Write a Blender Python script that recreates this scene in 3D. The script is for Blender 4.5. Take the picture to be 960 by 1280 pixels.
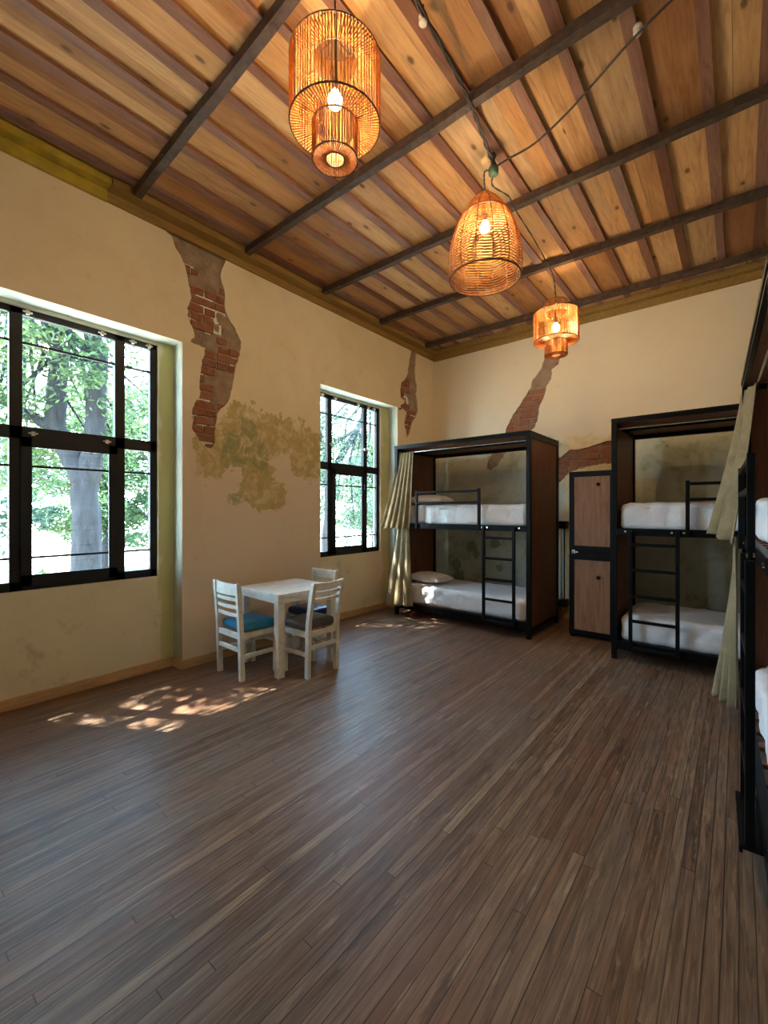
import bpy, bmesh, math, random
from mathutils import Vector, Matrix, noise
random.seed(7)
sc = bpy.context.scene
for o in list(bpy.data.objects): bpy.data.objects.remove(o)
C = sc.collection
PI = math.pi

# ---------------------------------------------------------------- camera
cam_d = bpy.data.cameras.new('camera'); cam = bpy.data.objects.new('camera', cam_d); C.objects.link(cam)
cam_d.sensor_fit = 'HORIZONTAL'; cam_d.sensor_width = 36.0; cam_d.lens = 541/960*36
cam_d.shift_y = -2/960; cam_d.clip_start = 0.02; cam_d.clip_end = 300
cam.location = (0, 0, 1.5); cam.rotation_euler = (PI/2, 0, math.radians(39.3))
sc.camera = cam

# ---------------------------------------------------------------- world, sun, exposure
W = bpy.data.worlds.new('world'); sc.world = W; W.use_nodes = True
wn = W.node_tree; wn.nodes.clear()
wo = wn.nodes.new('ShaderNodeOutputWorld'); wb = wn.nodes.new('ShaderNodeBackground')
tc = wn.nodes.new('ShaderNodeTexCoord'); sx = wn.nodes.new('ShaderNodeSeparateXYZ'); rp = wn.nodes.new('ShaderNodeValToRGB')
wn.links.new(tc.outputs['Generated'], sx.inputs[0]); wn.links.new(sx.outputs['Z'], rp.inputs[0])
rp.color_ramp.elements[0].position = 0.0; rp.color_ramp.elements[0].color = (0.66, 0.87, 1.0, 1)
rp.color_ramp.elements[1].position = 0.7; rp.color_ramp.elements[1].color = (0.36, 0.64, 1.0, 1)
wn.links.new(rp.outputs[0], wb.inputs[0]); wn.links.new(wb.outputs[0], wo.inputs[0])
wb.inputs[1].default_value = 17.0
sun_d = bpy.data.lights.new('sun', 'SUN'); sun_d.energy = 40.0; sun_d.angle = math.radians(0.6); sun_d.color = (1.0, 0.93, 0.82)
sun = bpy.data.objects.new('sun', sun_d); C.objects.link(sun)
sun.rotation_euler = Vector((0.45, 0.28, -1.0)).to_track_quat('-Z', 'Y').to_euler()
LAMP = 430.0           # brightness of the bulbs in the woven lanterns
sc.view_settings.view_transform = 'Standard'; sc.view_settings.look = 'None'
sc.view_settings.gamma = 1.0; sc.view_settings.use_curve_mapping = False
sc.view_settings.exposure = 0.85
for (py, pz, sy, sz) in ((1.137, 1.97, 1.35, 2.2), (4.42, 1.97, 1.35, 2.2), (-2.05, 1.97, 1.35, 2.2)):
    pd = bpy.data.lights.new('window_portal', 'AREA'); pd.shape = 'RECTANGLE'; pd.size = sz; pd.size_y = sy
    pd.cycles.is_portal = True
    po = bpy.data.objects.new('window_portal', pd); C.objects.link(po)
    po.location = (-4.33, py, pz); po.rotation_euler = (0, -PI/2, 0)
sc.cycles.max_bounces = 10; sc.cycles.diffuse_bounces = 6; sc.cycles.transparent_max_bounces = 16
sc.cycles.sample_clamp_indirect = 8.0

# ---------------------------------------------------------------- node helpers
class NT:
    def __init__(s, name):
        s.m = bpy.data.materials.new(name); s.m.use_nodes = True
        s.t = s.m.node_tree; s.b = s.t.nodes['Principled BSDF']; s.out = s.t.nodes['Material Output']
        s.obj = s.t.nodes.new('ShaderNodeTexCoord').outputs['Object']
    def n(s, typ, **kw):
        nd = s.t.nodes.new('ShaderNode'+typ)
        for k, v in kw.items(): setattr(nd, k, v)
        return nd
    def l(s, a, b):
        if hasattr(a, 'links') or isinstance(a, bpy.types.NodeSocket): s.t.links.new(a, b)
        elif isinstance(a, (tuple, list)): b.default_value = tuple(a) + ((1,) if len(a) == 3 and len(b.default_value) == 4 else ())
        else: b.default_value = a
    def math(s, op, a, b=0.0, c=0.0, clamp=False):
        nd = s.n('Math', operation=op, use_clamp=clamp); s.l(a, nd.inputs[0]); s.l(b, nd.inputs[1]); s.l(c, nd.inputs[2]); return nd.outputs[0]
    def map(s, v, scale=(1,1,1), loc=(0,0,0)):
        nd = s.n('Mapping'); s.l(v, nd.inputs[0]); nd.inputs['Scale'].default_value = scale; nd.inputs['Location'].default_value = loc; return nd.outputs[0]
    def noise(s, v, scale, detail=4, rough=0.55, dist=0.0, out=0):
        nd = s.n('TexNoise'); s.l(v, nd.inputs['Vector']); nd.inputs['Scale'].default_value = scale
        nd.inputs['Detail'].default_value = detail; nd.inputs['Roughness'].default_value = rough; nd.inputs['Distortion'].default_value = dist
        return nd.outputs[out]
    def ramp(s, f, stops, interp='LINEAR'):
        nd = s.n('ValToRGB'); s.l(f, nd.inputs[0]); cr = nd.color_ramp; cr.interpolation = interp
        while len(cr.elements) < len(stops): cr.elements.new(0.5)
        for e, (p, c) in zip(cr.elements, stops):
            e.position = p; e.color = (tuple(c)+(1,))[:4] if isinstance(c, (tuple, list)) else (c, c, c, 1)
        return nd.outputs[0]
    def mix(s, f, a, b, mode='MIX'):
        nd = s.n('Mix', data_type='RGBA', blend_type=mode); s.l(f, nd.inputs[0]); s.l(a, nd.inputs[6]); s.l(b, nd.inputs[7]); return nd.outputs[2]
    def wnoise(s, v, dims='3D'):
        nd = s.n('TexWhiteNoise', noise_dimensions=dims); s.l(v, nd.inputs[0]); return nd.outputs['Value']
    def xyz(s, v):
        nd = s.n('SeparateXYZ'); s.l(v, nd.inputs[0]); return nd.outputs
    def comb(s, x=0.0, y=0.0, z=0.0):
        nd = s.n('CombineXYZ'); s.l(x, nd.inputs[0]); s.l(y, nd.inputs[1]); s.l(z, nd.inputs[2]); return nd.outputs[0]
    def bump(s, h, strength=0.3, dist=0.01):
        nd = s.n('Bump'); s.l(h, nd.inputs['Height']); nd.inputs['Strength'].default_value = strength; nd.inputs['Distance'].default_value = dist
        s.t.links.new(nd.outputs[0], s.b.inputs['Normal'])
    def set(s, col=None, rough=None, metal=None, spec=None):
        if col is not None: s.l(col, s.b.inputs['Base Color'])
        if rough is not None: s.l(rough, s.b.inputs['Roughness'])
        if metal is not None: s.l(metal, s.b.inputs['Metallic'])
        if spec is not None: s.l(spec, s.b.inputs['Specular IOR Level'])
        return s

def mat_plain(name, col, rough=0.5, metal=0.0, vary=0.12, scale=12, bump=0.0, spec=0.5):
    t = NT(name); nz = t.noise(t.obj, scale, 5, 0.6)
    dark = tuple(c*(1-vary) for c in col); light = tuple(min(1, c*(1+vary)) for c in col)
    t.set(t.ramp(nz, [(0.3, dark), (0.7, light)]), rough, metal, spec)
    if bump: t.bump(nz, bump, 0.01)
    return t.m

def blob(t, xs, ys, blobs, nz, edge=0.12):
    """ragged stain mask: union of ellipses (cx, cy, rx, ry) eaten by noise"""
    acc = None
    for cx, cy, rx, ry in blobs:
        a = t.math('DIVIDE', t.math('SUBTRACT', xs, cx), rx); b = t.math('DIVIDE', t.math('SUBTRACT', ys, cy), ry)
        d = t.math('SUBTRACT', 1.0, t.math('SQRT', t.math('ADD', t.math('MULTIPLY', a, a), t.math('MULTIPLY', b, b))))
        acc = d if acc is None else t.math('MAXIMUM', acc, d)
    v = t.math('ADD', acc, t.math('MULTIPLY', t.math('SUBTRACT', nz, 0.5), 2.6))
    nd = t.n('MapRange', interpolation_type='SMOOTHSTEP'); t.l(v, nd.inputs[0]); nd.inputs[1].default_value = 0.0; nd.inputs[2].default_value = edge
    return nd.outputs[0]

def mat_plaster(name, kind):
    t = NT(name); x, y, z = t.xyz(t.obj)
    big = t.noise(t.obj, 0.9, 3, 0.5); mid = t.noise(t.obj, 4.5, 6, 0.65); fine = t.noise(t.obj, 30, 5, 0.7); rag = t.noise(t.obj, 5.5, 8, 0.68, 0.4)
    base = t.ramp(big, [(0.3, (0.74, 0.63, 0.44)), (0.7, (0.80, 0.70, 0.52))])
    base = t.mix(t.math('MULTIPLY', t.ramp(mid, [(0.45, 0.0), (0.75, 1.0)]), 0.35), base, (0.64, 0.50, 0.34))
    pinkish = t.ramp(t.math('ADD', z, t.math('MULTIPLY', t.math('SUBTRACT', mid, 0.5), 0.5)), [(0.0, 1.0), (1.0, 1.0)])
    if kind == 'left':
        low = t.n('MapRange', interpolation_type='SMOOTHSTEP'); t.l(t.math('ADD', z, t.math('MULTIPLY', t.math('SUBTRACT', rag, .5), .7)), low.inputs[0])
        low.inputs[1].default_value = 2.35; low.inputs[2].default_value = 2.55
        base = t.mix(t.math('MULTIPLY', t.math('SUBTRACT', 1.0, low.outputs[0]), 0.55), base, (0.70, 0.58, 0.45))
        m = blob(t, y, z, [(2.66, 2.28, .38, .34), (3.05, 2.36, .34, .22), (2.75, 1.85, .22, .36), (2.98, 1.65, .22, .16), (3.48, 2.22, .26, .34), (2.25, 2.1, .2, .3)], rag)
        patchy = t.noise(t.obj, 7.0, 9, 0.72, .8)
        base = t.mix(t.math('MULTIPLY', m, t.ramp(patchy, [(0.36, 0.35), (0.5, 0.95)])), base, t.ramp(patchy, [(0.35, (0.60, 0.48, 0.26)), (0.5, (0.50, 0.40, 0.17)), (0.65, (0.40, 0.34, 0.15))]))
        m2 = blob(t, y, z, [(2.53, 2.12, .2, .2), (2.66, 2.38, .12, .14), (2.8, 2.1, .12, .18), (2.52, 1.62, .1, .06)], t.noise(t.obj, 11, 8, 0.7, .5))
        base = t.mix(t.math('MULTIPLY', m2, t.ramp(patchy, [(0.42, 0.0), (0.55, 0.75)])), base, (0.27, 0.30, 0.15))
    if kind == 'niche':
        m = blob(t, y, t.math('MULTIPLY', z, 0.12), [(1.93, .15, .12, 1.0), (5.24, .15, .14, 1.0), (3.70, .15, .08, 1.0)], t.noise(t.map(t.obj, (1, 1, .35)), 6, 6, .65), .3)
        base = t.mix(0.35, base, (0.66, 0.66, 0.48)); base = t.mix(t.math('MULTIPLY', m, 0.8), base, (0.52, 0.52, 0.20))
        spots = t.ramp(t.noise(t.obj, 3.0, 9, 0.72), [(0.60, 0.0), (0.70, 1.0)])
        base = t.mix(t.math('MULTIPLY', spots, 0.5), base, (0.33, 0.28, 0.17))
    if kind == 'back':
        hz = t.n('MapRange', interpolation_type='SMOOTHSTEP')
        t.l(t.math('ADD', z, t.math('MULTIPLY', t.math('SUBTRACT', t.noise(t.obj, 3.5, 7, .6), .5), .45)), hz.inputs[0])
        hz.inputs[1].default_value = 2.50; hz.inputs[2].default_value = 2.54
        old = t.ramp(t.noise(t.obj, 2.6, 8, 0.68, .6), [(0.34, (0.42, 0.44, 0.28)), (0.46, (0.62, 0.64, 0.50)), (0.58, (0.70, 0.71, 0.58)), (0.75, (0.58, 0.56, 0.38))])  # old greenish plaster, greyed and lightened in colour for daylight inside the bunks
        warm = t.ramp(t.noise(t.obj, 4.0, 8, 0.66, .6), [(0.35, (0.66, 0.50, 0.20)), (0.55, (0.78, 0.66, 0.44)), (0.7, (0.60, 0.47, 0.2))])
        base = t.mix(0.5, base, (0.80, 0.70, 0.57))
        bm_ = t.n('MapRange', interpolation_type='SMOOTHSTEP'); t.l(t.math('ADD', t.math('ABSOLUTE', t.math('ADD', x, 1.5)), t.math('MULTIPLY', t.math('SUBTRACT', rag, .5), .5)), bm_.inputs[0])
        bm_.inputs[1].default_value = 0.42; bm_.inputs[2].default_value = 0.30; bx = bm_.outputs[0]
        old = t.mix(bx, old, warm)
        mold = blob(t, x, z, [(-3.33, .92, .09, .11), (-3.25, .80, .06, .09), (-3.60, .60, .09, .10), (-3.55, .42, .10, .12), (-2.93, .98, .10, .08), (-2.85, .62, .07, .06)], t.noise(t.obj, 9, 9, .75, .6))
        old = t.mix(t.math('MULTIPLY', mold, 0.7), old, (0.20, 0.24, 0.15))
        dark = t.ramp(t.noise(t.obj, 3.3, 10, 0.72, .3), [(0.60, 0.0), (0.66, 1.0)])
        old = t.mix(t.math('MULTIPLY', dark, 0.6), old, (0.17, 0.17, 0.11))
        base = t.mix(t.math('SUBTRACT', 1.0, hz.outputs[0]), base, old)
    scuff = t.ramp(t.noise(t.obj, 9, 10, 0.75), [(0.63, 0.0), (0.71, 1.0)])
    base = t.mix(t.math('MULTIPLY', scuff, 0.4), base, (0.35, 0.27, 0.18))
    t.set(base, 0.85, 0, 0.25)
    t.bump(t.math('ADD', mid, t.math('MULTIPLY', fine, 0.4)), 0.25, 0.02)
    return t.m

def mat_wood(name, a, b, c=None, axis=2, rough=0.5, scale=1.0, knots=False, attr=None):
    t = NT(name); s = [14*scale]*3; s[axis] = 1.2*scale
    vec = t.obj
    if attr:
        at = t.n('Attribute', attribute_name=attr); r = at.outputs['Fac']
        off = t.comb(t.math('MULTIPLY', r, 37.0), t.math('MULTIPLY', r, 91.0), t.math('MULTIPLY', r, 53.0))
        va = t.n('VectorMath', operation='ADD'); t.l(t.obj, va.inputs[0]); t.l(off, va.inputs[1]); vec = va.outputs[0]
    g = t.noise(t.map(vec, s), 2.2, 6, 0.6, 1.2); g2 = t.noise(t.map(vec, [q*4 for q in s]), 2.0, 4, 0.6)
    f = t.math('ADD', t.math('MULTIPLY', g, 0.75), t.math('MULTIPLY', g2, 0.25))
    col = t.ramp(f, [(0.30, a), (0.52, b), (0.72, c or b)])
    if attr:
        tint = t.ramp(r, [(0.0, (0.55, 0.36, 0.24)), (0.15, (0.72, 0.56, 0.40)), (0.3, (1, 0.93, 0.80)), (0.48, (0.90, 0.72, 0.53)), (0.65, (1.12, 1.08, 1.0)), (0.82, (0.74, 0.54, 0.36)), (0.97, (0.92, 0.98, 1.05))])
        col = t.mix(1.0, col, tint, 'MULTIPLY')
    if knots:
        vs = [1.0]*3; vs[axis] = 0.5
        vo = t.n('TexVoronoi', voronoi_dimensions='2D'); t.l(t.map(vec, vs), vo.inputs['Vector']); vo.inputs['Scale'].default_value = 3.6
        d = t.math('ADD', vo.outputs['Distance'], t.math('MULTIPLY', t.noise(vec, 14, 3), 0.05))
        k = t.ramp(d, [(0.06, 1.0), (0.10, 0.0)]); k2 = t.ramp(d, [(0.0, 1.0), (0.24, 0.0)])
        keep = t.math('GREATER_THAN', t.wnoise(vo.outputs['Position']), 0.35)
        col = t.mix(t.math('MULTIPLY', t.math('MULTIPLY', k2, keep), 0.35), col, (0.33, 0.16, 0.06))
        col = t.mix(t.math('MULTIPLY', t.math('MULTIPLY', k, keep), 0.85), col, (0.10, 0.045, 0.02))
    t.set(col, rough, 0, 0.35); t.bump(f, 0.15, 0.01)
    return t.m

def mat_floor():
    t = NT('floor_boards'); x, y, z = t.xyz(t.obj); w = 0.047
    wob = t.math('MULTIPLY', t.math('SUBTRACT', t.noise(t.map(t.obj, (.5, .35, 1)), 1.5, 2), 0.5), 0.03)
    u = t.math('DIVIDE', t.math('ADD', x, wob), w); iu = t.math('FLOOR', u); fu = t.math('FRACT', u)
    ro = t.wnoise(t.comb(iu, 3.3, 0)); v = t.math('DIVIDE', t.math('ADD', y, t.math('MULTIPLY', ro, 9.0)), 2.1)
    iv = t.math('FLOOR', v); fv = t.math('FRACT', v)
    r = t.wnoise(t.comb(iu, iv, 1.7))
    grain = t.noise(t.comb(t.math('ADD', t.math('MULTIPLY', x, 48.0), t.math('MULTIPLY', r, 70)), t.math('MULTIPLY', y, 2.2), r), 1.6, 7, 0.62, 0.9)
    base = t.ramp(r, [(0.0, (0.125, 0.066, 0.036)), (0.25, (0.18, 0.102, 0.058)), (0.5, (0.215, 0.13, 0.078)), (0.75, (0.18, 0.115, 0.072)), (0.93, (0.235, 0.145, 0.088)), (1.0, (0.29, 0.19, 0.115))])
    base = t.mix(0.85, base, t.ramp(grain, [(0.28, (0.28, 0.24, 0.20)), (0.5, (0.92, 0.92, 0.90)), (0.72, (1.75, 1.7, 1.6))]), 'MULTIPLY')
    streak = t.noise(t.map(t.obj, (34, .55, 1), (2, 7, 0)), 1.0, 6, .7); base = t.mix(t.math('MULTIPLY', t.ramp(streak, [(0.5, 0.0), (0.68, 1.0)]), 0.5), base, (0.075, 0.048, 0.035))
    big = t.noise(t.map(t.obj, (1.3, .45, 1)), 1.3, 5, 0.6); base = t.mix(t.math('MULTIPLY', t.ramp(big, [(0.5, 0.0), (0.66, 1.0)]), 0.42), base, (0.225, 0.175, 0.135))
    red = t.noise(t.map(t.obj, (1.1, .5, 1), (5, 2, 0)), 1.1, 4, 0.6); base = t.mix(t.math('MULTIPLY', t.ramp(red, [(0.46, 0.0), (0.66, 1.0)]), 0.5), base, (0.215, 0.088, 0.048))
    scar = t.ramp(t.noise(t.map(t.obj, (9, .9, 1)), 1.6, 8, 0.72), [(0.58, 0.0), (0.64, 1.0)])
    base = t.mix(t.math('MULTIPLY', scar, 0.6), base, (0.045, 0.03, 0.022))
    pale = t.ramp(t.noise(t.map(t.obj, (12, 1.3, 1), (3, 9, 1)), 1.9, 8, 0.72), [(0.58, 0.0), (0.66, 1.0)])
    base = t.mix(t.math('MULTIPLY', pale, 0.5), base, (0.40, 0.29, 0.19))
    gw = t.math('ADD', 0.035, t.math('MULTIPLY', t.wnoise(t.comb(iu, 8.1, 2)), 0.06))
    gap = t.math('MAXIMUM', t.math('LESS_THAN', fu, gw), t.math('LESS_THAN', fv, 0.0018))
    base = t.mix(t.math('MULTIPLY', gap, 0.82), base, (0.02, 0.012, 0.008))
    rough = t.math('ADD', 0.27, t.math('MULTIPLY', t.noise(t.map(t.obj, (6, 1.2, 1)), 2.2, 6, .65), 0.34))
    t.set(base, rough, 0, 0.36)
    h = t.math('SUBTRACT', t.math('ADD', t.math('MULTIPLY', grain, 0.25), t.math('MULTIPLY', r, 0.35)), t.math('MULTIPLY', gap, 0.9))
    t.bump(h, 0.5, 0.008)
    return t.m

def mat_brick():
    t = NT('old_brick'); at = t.n('Attribute', attribute_name='rnd'); r = at.outputs['Fac']
    col = t.ramp(r, [(0.0, (0.15, 0.055, 0.035)), (0.35, (0.24, 0.085, 0.050)), (0.7, (0.30, 0.115, 0.065)), (1.0, (0.34, 0.17, 0.10))])
    n1 = t.noise(t.obj, 14, 8, 0.7); col = t.mix(t.math('MULTIPLY', t.ramp(n1, [(0.42, 0.0), (0.7, 1.0)]), 0.6), col, (0.36, 0.24, 0.16))
    t.set(col, 0.9, 0, 0.2); t.bump(t.noise(t.obj, 35, 6, 0.7), 0.5, 0.01); return t.m
def mat_mortar():
    t = NT('grey_mortar'); n1 = t.noise(t.obj, 9, 8, 0.7)
    t.set(t.ramp(n1, [(0.3, (0.22, 0.15, 0.105)), (0.55, (0.35, 0.26, 0.19)), (0.75, (0.47, 0.37, 0.28))]), 0.95, 0, 0.15)
    t.bump(t.noise(t.obj, 18, 9, 0.75), 0.7, 0.02); return t.m
def mat_cloth(name, a, b, scale=3.0, bump=0.3, weave=0.0):
    t = NT(name); n1 = t.noise(t.obj, scale, 6, 0.6, 0.6)
    t.set(t.ramp(n1, [(0.3, a), (0.7, b)]), 0.85, 0, 0.2)
    h = n1
    if weave:
        h = t.math('ADD', n1, t.math('MULTIPLY', t.noise(t.map(t.obj, (1, 1, 6)), 60, 3), weave))
    t.b.inputs['Sheen Weight'].default_value = 0.15
    t.bump(h, bump, 0.03); return t.m
def mat_rattan(name='rattan', a=(0.30, 0.11, 0.025), b=(0.60, 0.28, 0.08)):
    t = NT(name); n1 = t.noise(t.map(t.obj, (30, 30, 30)), 1.0, 4, .6)
    col = t.ramp(n1, [(0.3, a), (0.7, b)]); t.set(col, 0.55, 0, 0.3)
    tr = t.n('BsdfTranslucent'); t.l(col, tr.inputs[0]); mx = t.n('MixShader'); mx.inputs[0].default_value = 0.28
    t.t.links.new(t.b.outputs[0], mx.inputs[1]); t.t.links.new(tr.outputs[0], mx.inputs[2]); t.t.links.new(mx.outputs[0], t.out.inputs[0])
    return t.m
def mat_leaf(name, a, b):
    t = NT(name); at = t.n('Attribute', attribute_name='rnd')
    col = t.ramp(at.outputs['Fac'], [(0.0, a), (1.0, b)]); t.set(col, 0.5, 0, 0.4)
    tr = t.n('BsdfTranslucent'); t.l(col, tr.inputs[0]); mx = t.n('MixShader'); mx.inputs[0].default_value = 0.45
    t.t.links.new(t.b.outputs[0], mx.inputs[1]); t.t.links.new(tr.outputs[0], mx.inputs[2]); t.t.links.new(mx.outputs[0], t.out.inputs[0])
    return t.m
def mat_glass():
    t = NT('window_glass'); t.t.nodes.remove(t.b)
    tr = t.n('BsdfTransparent'); tr.inputs[0].default_value = (0.93, 0.97, 0.98, 1); gl = t.n('BsdfGlossy'); gl.inputs['Roughness'].default_value = 0.02
    lw = t.n('LayerWeight'); lw.inputs[0].default_value = 0.5; fac = t.math('ADD', 0.025, t.math('MULTIPLY', t.math('POWER', lw.outputs['Facing'], 5.0), 0.8)); mx = t.n('MixShader')
    t.t.links.new(fac, mx.inputs[0]); t.t.links.new(tr.outputs[0], mx.inputs[1]); t.t.links.new(gl.outputs[0], mx.inputs[2]); t.t.links.new(mx.outputs[0], t.out.inputs[0])
    return t.m
def mat_emit(name, col, st):
    t = NT(name); e = t.n('Emission'); e.inputs[0].default_value = col+(1,); e.inputs[1].default_value = st
    t.t.links.new(e.outputs[0], t.out.inputs[0]); return t.m
def mat_whitewash():
    t = NT('whitewashed_wood'); g = t.noise(t.map(t.obj, (8, 8, 8)), 1.5, 7, .65, .8); p = t.noise(t.obj, 6, 8, .7)
    col = t.ramp(g, [(0.3, (0.58, 0.54, 0.45)), (0.6, (0.76, 0.73, 0.64))])
    col = t.mix(t.math('MULTIPLY', t.ramp(p, [(0.56, 0.0), (0.68, 1.0)]), 0.55), col, (0.48, 0.36, 0.22)); t.set(col, 0.6, 0, 0.35); t.bump(g, .2, .01); return t.m
def mat_trunk():
    t = NT('tree_bark'); g = t.noise(t.map(t.obj, (7, 7, 1.6)), 2.0, 8, .7, .6)
    t.set(t.ramp(g, [(0.35, (0.015, 0.015, 0.018)), (0.65, (0.036, 0.037, 0.042))]), .9, 0, .2); t.bump(g, .8, .05); return t.m

M = dict(
    wall_left=mat_plaster('plaster_left', 'left'), niche=mat_plaster('plaster_niche', 'niche'), wall_back=mat_plaster('plaster_back', 'back'), plaster=mat_plaster('plaster_plain', 'plain'),
    reveal=mat_plain('reveal_limewash_daylit', (0.72, 0.80, 0.70), .85, 0, .08, 5, .1, .2), floor=mat_floor(), brick=mat_brick(), mortar=mat_mortar(),  # reveal: pale limewash, with the cool window daylight put into its colour
    board=mat_wood('ceiling_board', (0.36, 0.19, 0.085), (0.56, 0.34, 0.16), (0.66, 0.43, 0.22), 1, .6, .8, True, 'rnd'),
    batten=mat_wood('ceiling_batten', (0.15, 0.075, 0.058), (0.26, 0.14, 0.11), (0.32, 0.18, 0.14), 1, .6, 1.0, False, 'rnd'),
    beam=mat_plain('rusted_beam', (0.066, 0.040, 0.028), .65, .1, .5, 20, .5),
    cornice=mat_wood('cornice_wood', (0.20, 0.115, 0.028), (0.29, 0.175, 0.048), (0.34, 0.22, 0.07), 1, .6),
    cornice_yellow=mat_plain('cornice_yellow', (0.42, 0.31, 0.03), .6, 0, .25, 8),
    skirting=mat_wood('skirting_wood', (0.40, 0.23, 0.10), (0.56, 0.35, 0.17), (0.62, 0.42, 0.22), 1, .55),
    black=mat_plain('black_metal', (0.004, 0.004, 0.004), .40, 0, .3, 25, 0, .14), winblack=mat_plain('window_black_metal', (0.008, 0.009, 0.010), .5, 0, .3, 25, 0, .35),
    panel=mat_wood('bed_panel_wood', (0.115, 0.042, 0.022), (0.20, 0.078, 0.040), (0.25, 0.105, 0.055), 2, .5, .7),
    door=mat_wood('locker_door_wood', (0.20, 0.095, 0.045), (0.33, 0.165, 0.085), (0.42, 0.235, 0.13), 2, .5, .8),
    sheet=mat_cloth('white_sheet', (0.80, 0.80, 0.82), (0.88, 0.88, 0.89), 7, .5), pillow=mat_cloth('pillow_cloth', (0.80, 0.77, 0.76), (0.88, 0.86, 0.84), 5, .2),
    curtain=mat_cloth('linen_curtain', (0.20, 0.150, 0.075), (0.32, 0.25, 0.138), 7, .3, .5),
    steel=mat_plain('bright_steel', (0.65, 0.65, 0.66), .25, 1.0, .1), white=mat_whitewash(),
    blue=mat_plain('teal_blue_vinyl', (0.015, 0.20, 0.36), .32, 0, .25, 9, .2), navy=mat_plain('navy_vinyl', (0.012, 0.035, 0.12), .28, 0, .2, 9, .2), taupe=mat_plain('taupe_vinyl', (0.10, 0.085, 0.075), .5, 0, .2, 9, .3),
    rattan=mat_rattan(), rattan_dark=mat_rattan('rattan_rim', (0.10, 0.05, 0.025), (0.20, 0.10, 0.045)),
    bulb=mat_emit('bulb_glow', (1.0, 0.73, 0.40), LAMP), cord=mat_plain('dark_cord', (0.045, 0.032, 0.025), .7, 0, .3, 40),
    porcelain=mat_plain('porcelain', (0.62, 0.56, 0.48), .25), greenbox=mat_plain('green_box', (0.06, 0.13, 0.09), .6, 0, .3, 30),
    glass=mat_glass(), pipe=mat_plain('pipe_paint', (0.50, 0.44, 0.36), .5),
    leafA=mat_leaf('leaf_green', (0.02, 0.045, 0.015), (0.09, 0.15, 0.05)), leafB=mat_leaf('leaf_olive', (0.02, 0.04, 0.025), (0.08, 0.13, 0.08)), bark=mat_trunk(),
    ground=mat_plain('sandy_ground', (0.50, 0.45, 0.36), .95, 0, .3, 1.5))

# ---------------------------------------------------------------- mesh helpers
def tag(o, label=None, cat=None, group=None, kind=None):
    if label: o['label'] = label
    if cat: o['category'] = cat
    if group: o['group'] = group
    if kind: o['kind'] = kind
    return o
def obj(name, bm, mats, parent=None, smooth=False):
    me = bpy.data.meshes.new(name); bm.normal_update(); bm.to_mesh(me); bm.free()
    for m in (mats if isinstance(mats, (list, tuple)) else [mats]): me.materials.append(m)
    if smooth:
        for p in me.polygons: p.use_smooth = True
    o = bpy.data.objects.new(name, me); C.objects.link(o)
    if parent: o.parent = parent
    return o
def empty(name, loc=(0, 0, 0), rz=0.0):
    o = bpy.data.objects.new(name, None); C.objects.link(o); o.location = loc; o.rotation_euler = (0, 0, rz); o.empty_display_size = .1; return o
def box(bm, a, b, bev=0.0, mi=0):
    """box between two opposite corners, optionally bevelled"""
    a = Vector(a); b = Vector(b); lo = Vector([min(a[i], b[i]) for i in range(3)]); hi = Vector([max(a[i], b[i]) for i in range(3)])
    vs = [bm.verts.new((x, y, z)) for x in (lo.x, hi.x) for y in (lo.y, hi.y) for z in (lo.z, hi.z)]
    fs = []
    for q in ((0, 1, 3, 2), (4, 6, 7, 5), (0, 4, 5, 1), (2, 3, 7, 6), (0, 2, 6, 4), (1, 5, 7, 3)):
        f = bm.faces.new([vs[i] for i in q]); f.material_index = mi; fs.append(f)
    if bev > 0:
        es = list({e for f in fs for e in f.edges})
        bmesh.ops.bevel(bm, geom=es, offset=bev, segments=2, affect='EDGES', profile=0.6)
    return vs
def bar(bm, p, q, w, h=None, up=(0, 0, 1), bev=0.0):
    """rectangular bar from p to q, w across, h along up"""
    h = h or w; p = Vector(p); q = Vector(q); d = (q-p).normalized(); u = Vector(up)
    if abs(d.dot(u)) > 0.98: u = Vector((0, 1, 0)) if abs(d.y) < .9 else Vector((1, 0, 0))
    s = d.cross(u).normalized(); u = s.cross(d).normalized()
    vs = [bm.verts.new(c + s*sx*w/2 + u*sz*h/2) for c in (p, q) for sx in (-1, 1) for sz in (-1, 1)]
    fs = [bm.faces.new([vs[i] for i in k]) for k in ((0, 2, 3, 1), (4, 5, 7, 6), (0, 1, 5, 4), (2, 6, 7, 3), (0, 4, 6, 2), (1, 3, 7, 5))]
    if bev > 0: bmesh.ops.bevel(bm, geom=list({e for f in fs for e in f.edges}), offset=bev, segments=2, affect='EDGES')
def tube(bm, pts, r, n=8, cap=True, mi=0):
    pts = [Vector(p) for p in pts]; rs = r if isinstance(r, (list, tuple)) else [r]*len(pts)
    rings = []; prev = None
    for i, p in enumerate(pts):
        d = (pts[min(i+1, len(pts)-1)] - pts[max(i-1, 0)]).normalized()
        if prev is None:
            a = Vector((0, 0, 1)) if abs(d.z) < .9 else Vector((1, 0, 0)); s = d.cross(a).normalized()
        else: s = (prev - d*prev.dot(d)).normalized()
        prev = s; t = d.cross(s)
        rings.append([bm.verts.new(p + (s*math.cos(2*PI*k/n) + t*math.sin(2*PI*k/n))*rs[i]) for k in range(n)])
    for a, b in zip(rings, rings[1:]):
        for k in range(n):
            f = bm.faces.new((a[k], a[(k+1) % n], b[(k+1) % n], b[k])); f.material_index = mi
    if cap:
        bm.faces.new(rings[0][::-1]).material_index = mi; bm.faces.new(rings[-1]).material_index = mi
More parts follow.
